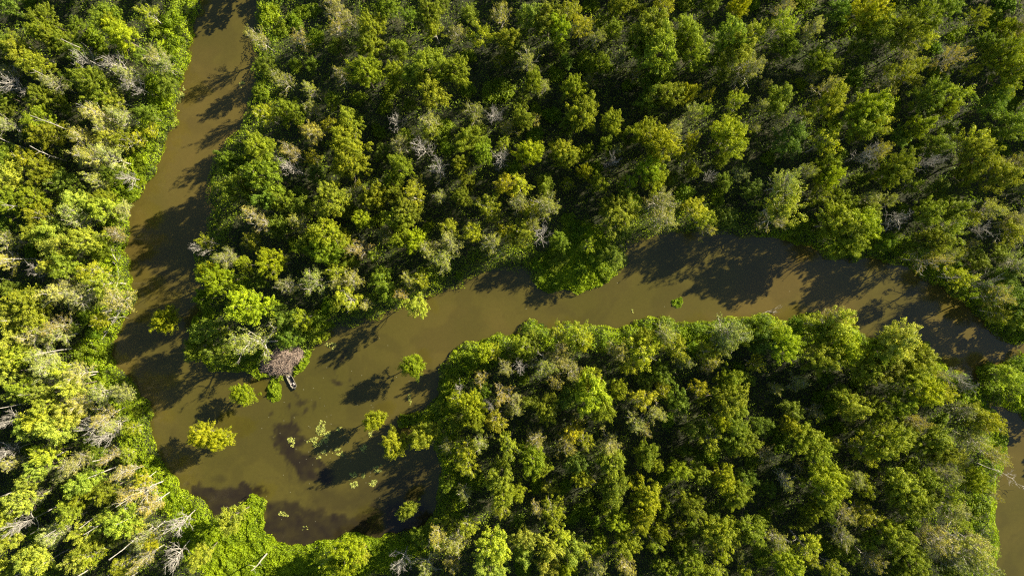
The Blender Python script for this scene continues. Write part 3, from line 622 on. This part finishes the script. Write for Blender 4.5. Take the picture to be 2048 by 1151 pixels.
for (cx, cy, a, b, rot, n, txt) in [
    (642, 857, 11, 14, -20, 230, 'oval patch of pale floating plants, topmost of the pond group'), (637, 882, 22, 9, 15, 320, 'widest patch of pale floating plants, left of the tree shadow'),
    (583, 882, 8, 9, 0, 110, 'small floating plant patch over the dark weed bed'), (645, 908, 14, 8, 25, 130, 'floating plant patch just below the first tree shadow'),
    (677, 903, 11, 9, 0, 130, 'bright floating plant patch between the two long tree shadows'), (655, 868, 8, 5, 30, 70, 'little floating plant patch right under the oval one'),
    (681, 858, 9, 4, 0, 60, 'narrow floating plant patch at the upper rim of the tree shadow'), (741, 866, 5, 8, 0, 55, 'tiny floating plant patch right below the small round tree'),
    (727, 896, 8, 8, 0, 80, 'sparse floating plant patch in shade left of the yellow-green tree'), (756, 937, 12, 8, 10, 120, 'green floating plant patch below the yellow-green pond tree'),
    (706, 948, 9, 5, 0, 80, 'shaded green floating plant patch at the end of the shadow'), (727, 951, 5, 5, 0, 45, 'tiny pale floating plant patch between two others below the shadow'),
    (706, 967, 8, 9, 30, 110, 'round floating plant patch, lowest on the lit brown water'), (746, 965, 7, 9, -35, 80, 'tilted pale floating plant patch nearest the shaded east side'),
    (566, 1026, 10, 5, -15, 60, 'thin floating plant patch on the dark lower pond'), (610, 1055, 6, 5, 0, 45, 'tiny floating plant patch near the bottom shore of the pond'),
    (662, 692, 11, 9, 0, 90, 'faint floating plant patch off the north bank by the brush pile'), (487, 170, 9, 7, 0, 100, 'round floating plant patch in the upper channel by the east bank'),
    (363, 190, 6, 17, -12, 260, 'long floating plant strip along the west bank of the upper channel'), (349, 245, 6, 12, -20, 110, 'floating plant strip below the long one by the west bank'),
    (470, 740, 9, 5, 30, 60, 'yellowish plant patch at the water edge below the dark bushes'), (1265, 621, 4, 4, 0, 25, 'tiny pale fleck of floating plants in the mid river'),
    (820, 800, 3, 14, 10, 50, 'faint string of floating plants below the lone willow')]:
    clump_thing('floating_plant_patch', cx, cy, a, b, rot, .12, int(n * 1.5), .36, PADC, txt, 'floating plants', 'patches of pale floating plants', flatn=1.2)
clump_thing('marsh_clump', 549, 777, 14, 28, -14, 1.1, 3600, .30, (0.25, 0.34, 0.012), 'bright green leafy clump in the water beside the moored boat', 'marsh plants', dens_noise=False)
clump_thing('marsh_clump', 1355, 605, 10, 11, 0, .8, 800, .30, (0.22, 0.32, 0.012), 'small green grass tuft alone in the river near the bank shadows', 'marsh plants', dens_noise=False)
clump_thing('marsh_clump', 604, 728, 10, 26, -38, 1.4, 2600, .30, (0.25, 0.34, 0.012), 'bright green plant fringe between the brush pile and open water', 'marsh plants', dens_noise=False)
clump_thing('marsh_clump', 1075, 655, 26, 9, -8, .7, 1400, .32, (0.09, 0.15, 0.02), 'dark green weedy clump off the tip of the southern bank', 'marsh plants')
# single drifting leaves
n = 900; x = rng.uniform(-70, 140, n); y = rng.uniform(-75, 20, n); s = grid_sd(x, y)
pp = np.exp(-((x + 55) ** 2 + (y + 45) ** 2) / 900) + .07
k = (s > 1) & (rng.random(n) < pp)
V, F = leaf_quads(np.stack([x[k], y[k], np.full(k.sum(), .02)], 1), np.tile([0, 0, 1.], (k.sum(), 1)) + rng.normal(size=(k.sum(), 3)) * .05, .16 + .16 * rng.random(k.sum()), .8)
o = link('floating_leaves', mesh_np('floating_leaves', V, F, tint=np.full(len(V), .6), mat=M_leaf)); o.color = (.42, .42, .30, 1); props(o, 'single pale leaves drifting over the pond', 'floating leaves', kind='stuff')

# ------------------------------------------------------------------ brush pile
m, nt, b, L = new_mat('dead_reed'); at = nt.nodes.new('ShaderNodeAttribute'); at.attribute_name = 'tint'
rp = ramp(nt, [(0, (.13, .095, .075)), (.5, (.34, .26, .21)), (1, (.60, .49, .39))]); L.new(at.outputs['Fac'], rp.inputs[0]); L.new(rp.outputs[0], b.inputs['Base Color']); b.inputs['Roughness'].default_value = .9
M_reed = m
PILE = [(527,742),(524,728),(540,706),(560,694),(580,690),(604,690),(609,702),(604,718),(590,730),(580,745),(556,748)]
pe = bpy.data.objects.new('brush_pile', None); col.objects.link(pe); pe.location = P(566, 718); ox, oy, _ = pe.location
props(pe, 'mound of brown dead reeds and sticks at the bank above the moored boat', 'brush pile')
n = 9000; x = rng.uniform(-8, 8, n) + ox; y = rng.uniform(-6.5, 6.5, n) + oy
def pile_h(x, y): 
    d = signed(x * S + 1024, 575.5 - y * S, PILE) / S
    return np.where(d > -.2, 3.0 * np.sqrt(np.clip((d + .3) / 3.2, 0, 1)) * (.62 + .6 * fbm(x / .9, y / .9, 91, 3)), -1), d
h, d = pile_h(x, y); k = d > -.15; x, y, h = x[k], y[k], h[k]
tb = Tubes(); T = []
for i in range(min(len(x), 2600)):
    a = R_(35) + rng.normal() * .9; e = .45 + rng.normal() * .35; ln = .6 + .9 * rng.random(); dr = np.array([math.cos(a) * math.cos(e), math.sin(a) * math.cos(e), math.sin(e)])
    if rng.random() < .5: dr[:2] *= -1
    p = np.array([x[i] - ox, y[i] - oy, h[i] - .2]); tb.add([p, p + dr * ln * .5, p + dr * ln + np.array([0, 0, -.08])], [.045, .04, .02], 3); T += [min(1, max(0, .5 + rng.normal() * .25))] * 9
link('dead_stalks', mesh_np('dead_stalks', np.concatenate(tb.V), np.concatenate(tb.F), tint=T, mat=M_reed), pe)
gx, gy = np.meshgrid(np.arange(-7.5, 7.6, .25), np.arange(-6, 6.1, .25)); hh, dd = pile_h(gx + ox, gy + oy); hh = np.where(dd > 0, hh - .25, -.8)
V = np.stack([gx, gy, hh], -1).reshape(-1, 3); ny, nx = gx.shape; idx = np.arange(nx * ny).reshape(ny, nx)
link('mound', mesh_np('mound', V, np.stack([idx[:-1, :-1], idx[:-1, 1:], idx[1:, 1:], idx[1:, :-1]], -1).reshape(-1, 4), tint=rng.random(len(V)) * .35, mat=M_reed), pe)

# ------------------------------------------------------------------ moored boat (bow up the picture)
def flat_mat(name, c, rough=.6, metal=0):
    m, nt, b, L = new_mat(name); tc = nt.nodes.new('ShaderNodeTexCoord'); nz = nt.nodes.new('ShaderNodeTexNoise'); nz.inputs['Scale'].default_value = 6; L.new(tc.outputs['Object'], nz.inputs['Vector'])
    rp = ramp(nt, [(.3, tuple(v * .8 for v in c)), (.7, tuple(min(1, v * 1.15) for v in c))]); L.new(nz.outputs[0], rp.inputs[0]); L.new(rp.outputs[0], b.inputs['Base Color']); b.inputs['Roughness'].default_value = rough; b.inputs['Metallic'].default_value = metal; return m
M_hull = flat_mat('hull_paint', (.16, .15, .11)); M_white = flat_mat('pale_rim', (.24, .22, .17)); M_floor = flat_mat('dark_floor', (.035, .032, .035)); M_deck = flat_mat('tan_deck', (.26, .24, .15)); M_motor = flat_mat('black_cowl', (.02, .02, .022), .35); M_gear = flat_mat('pale_gear', (.38, .33, .31)); M_seat = flat_mat('grey_seat', (.36, .33, .36))
bx0, by0, _ = P(574.5, 742.5); bx1, by1, _ = P(590, 774)
boat = bpy.data.objects.new('fishing_boat', None); col.objects.link(boat); boat.location = ((bx0 + bx1) / 2, (by0 + by1) / 2, 0)
boat.rotation_euler = (0, 0, math.atan2(by0 - by1, bx0 - bx1))
props(boat, 'small open flat-bottomed motorboat moored below the brush pile, bow against the bank', 'boat')
LN = math.hypot(bx0 - bx1, by0 - by1)
st = np.linspace(-LN / 2, LN / 2, 15); tt = (st + LN / 2) / LN
hw = .78 * np.where(tt < .12, .80 + tt * 1.2, 1) * np.where(tt > .55, 1 - ((tt - .55) / .45) ** 1.9 * .86, 1)
top = .48 + .22 * np.clip((tt - .5) * 2, 0, 1) ** 2
def loft(fn, name, mat):
    rows = np.array([fn(i) for i in range(len(st))]); k = rows.shape[1]; V = rows.reshape(-1, 3)
    i = np.arange(len(st) - 1)[:, None] * k; j = np.arange(k - 1)[None]
    F = np.stack([i + j, i + j + 1, i + k + j + 1, i + k + j], -1).reshape(-1, 4); e1 = np.arange(k)[None]; e2 = (np.arange(k) + (len(st) - 1) * k)[None]
    return link(name, mesh_np(name, V, [F, e1, e2] if name != 'gunwale' else F, mat=mat), boat)
loft(lambda i: [(st[i], -hw[i], top[i]), (st[i], -hw[i] * .8, -.12), (st[i], hw[i] * .8, -.12), (st[i], hw[i], top[i]), (st[i], hw[i] - .05, top[i]), (st[i], hw[i] * .76, .06), (st[i], -hw[i] * .76, .06), (st[i], -hw[i] + .05, top[i])], 'hull', M_hull)
gw = Tubes(); pth = [(st[i], hw[i] - .02, top[i] + .02) for i in range(15)] + [(st[i], -hw[i] + .02, top[i] + .02) for i in range(14, -1, -1)]
gw.add(pth + [pth[0]], [.055] * (len(pth) + 1), 6); link('gunwale', gw.mesh('gunwale', M_white), boat)
loft(lambda i: [(st[i] * .98, -hw[i] * .74, .09), (st[i] * .98, hw[i] * .74, .09)], 'floor_panel', M_floor)
def block(name, x, y, z, sx, sy, sz, mat, parent=boat, taper=.85, rz=0):
    V = []
    for (zz, f, g) in ((0, 1, 0), (.12, 1.03, 0), (.8, 1, 0), (1, taper, 0)):
        for a, b_ in ((-.5, -.38), (-.38, -.5), (.38, -.5), (.5, -.38), (.5, .38), (.38, .5), (-.38, .5), (-.5, .38)):
            u, v = a * sx * f, b_ * sy * f; V.append((x + u * math.cos(rz) - v * math.sin(rz), y + u * math.sin(rz) + v * math.cos(rz), z + zz * sz))
    F = np.array([[r * 8 + i, r * 8 + (i + 1) % 8, r * 8 + 8 + (i + 1) % 8, r * 8 + 8 + i] for r in range(3) for i in range(8)]); c1 = np.arange(7, -1, -1)[None]; c2 = (np.arange(8) + 24)[None]
    return link(name, mesh_np(name, np.array(V), [F, c1, c2], mat=mat), parent)
ib = 10
V = [(st[i], s_ * (hw[i] - .05), top[i] + .0) for i in range(ib, 15) for s_ in (-1, 1)] + [(st[i], s_ * (hw[i] - .05), top[i] - .06) for i in range(ib, 15) for s_ in (-1, 1)]
q = np.array([[2 * i, 2 * i + 1, 2 * i + 3, 2 * i + 2] for i in range(4)]); link('bow_deck', mesh_np('bow_deck', np.array(V), [q, q + 10, np.array([[0, 1, 11, 10]])], mat=M_deck), boat)
block('seat', .95, .05, .1, .3, .8, .3, M_seat); block('seat', -1.55, -.25, .1, .45, .6, .36, M_gear)
block('side_box', -.1, .58, .1, 1.1, .16, .3, M_white)
mo = block('outboard_motor', -LN / 2 - .28, 0, .25, .5, .36, .55, M_motor, taper=.6)
block('skeg', -LN / 2 - .25, 0, -.6, .18, .09, .9, M_motor, parent=mo); tl = Tubes(); tl.add([(-LN / 2 - .1, 0, .7), (-LN / 2 + .35, .1, .82), (-LN / 2 + .6, .12, .8)], [.04, .035, .05], 6); link('tiller', tl.mesh('tiller', M_motor), mo)
boat.rotation_euler[2] += 0
def loose(name, px_, py_, z, sx, sy, sz, mat, label, cat):
    p = P(px_, py_); o = block(name, 0, 0, 0, sx, sy, sz, mat, parent=None); o.location = (p[0], p[1], z); o.rotation_euler[2] = .5
    return props(o, label, cat)
loose('equipment_box', 587.5, 765.5, .10, .45, .4, .45, M_gear, 'pale box stowed on the right side of the boat stern', 'box')
loose('fuel_tank', 582.5, 767.0, .10, .42, .34, .6, M_gear, 'pinkish white tank stowed on the left side of the boat stern', 'tank')
loose('cooler', 577.5, 751.0, .10, .5, .42, .58, M_white, 'white cooler behind the bow deck of the boat', 'cooler')

# ------------------------------------------------------------------ fallen wood
def log(name, pts, r, label, twigs=0, z=1.2):
    tb = Tubes(); W = [np.array(P(a, b, zz if zz is not None else z)) for a, b, zz in pts]; o0 = W[0].copy(); o0[2] = 0
    W = np.array(W) - o0; tb.add(W, np.linspace(r, r * .35, len(W)), 7)
    o = bpy.data.objects.new(name, None); col.objects.link(o); o.location = o0; props(o, label, 'fallen tree', 'fallen trees and branches')
    link('trunk', tb.mesh('trunk', M_grey), o)
    if twigs:
        bt = Tubes(); axis = W[-1] - W[0]; axis /= np.linalg.norm(axis)
        for i in range(twigs):
            f = .3 + .7 * rng.random(); q = f * (len(W) - 1); a = min(int(q), len(W) - 2); p = W[a] + (W[a + 1] - W[a]) * (q - a)
            d = axis + rng.normal(size=3) * np.array([.6, .6, .25]); bp_ = branch_path(p, d, 1.2 + 2.4 * rng.random(), 4, 0, .16); bt.add(bp_, np.linspace(r * .35, .02, 5), 4)
            for t in range(3): bt.add(branch_path(bp_[2], d + rng.normal(size=3) * .6, .6 + rng.random(), 3, 0, .15), np.linspace(.035, .015, 4), 3)
        link('limbs', bt.mesh('limbs', M_grey), o)
log('fallen_tree', [(1955, 925, 4.5), (1975, 934, 4), (1998, 941, 3.4), (2025, 957, 2.6), (2036, 968, 2)], .06, 'bare dead branch reaching out over the side water', 16)
log('fallen_tree', [(237, 560, .8), (236, 540, 1.3), (233, 522, 2), (224, 506, 3), (222, 492, 4)], .22, 'forked pale trunk lying down the west bank at the water', 6)
log('fallen_tree', [(202, 680, 1), (214, 664, 1.4), (228, 640, 2), (246, 615, 2.6)], .16, 'grey dead tree fallen along the west bank left of the channel tree', 16)
log('fallen_tree', [(172, 668, 1.5), (184, 688, 1.2), (196, 704, .9)], .34, 'thick broken pinkish log on the west bank', 0)
log('fallen_tree', [(1522, 628, .15), (1536, 622, .2), (1548, 624, .3)], .10, 'dark drifting branch just off the southern bank', 6)
log('fallen_tree', [(252, 1112, 1.3), (262, 1098, 1.5), (268, 1088, 1.6)], .34, 'thick pinkish log among the light trees near the bottom left', 0)
log('fallen_tree', [(1895, 1052, 5), (1906, 1034, 4.5), (1915, 1018, 5)], .12, 'thin grey fallen limb in the thinning trees by the side water', 8)
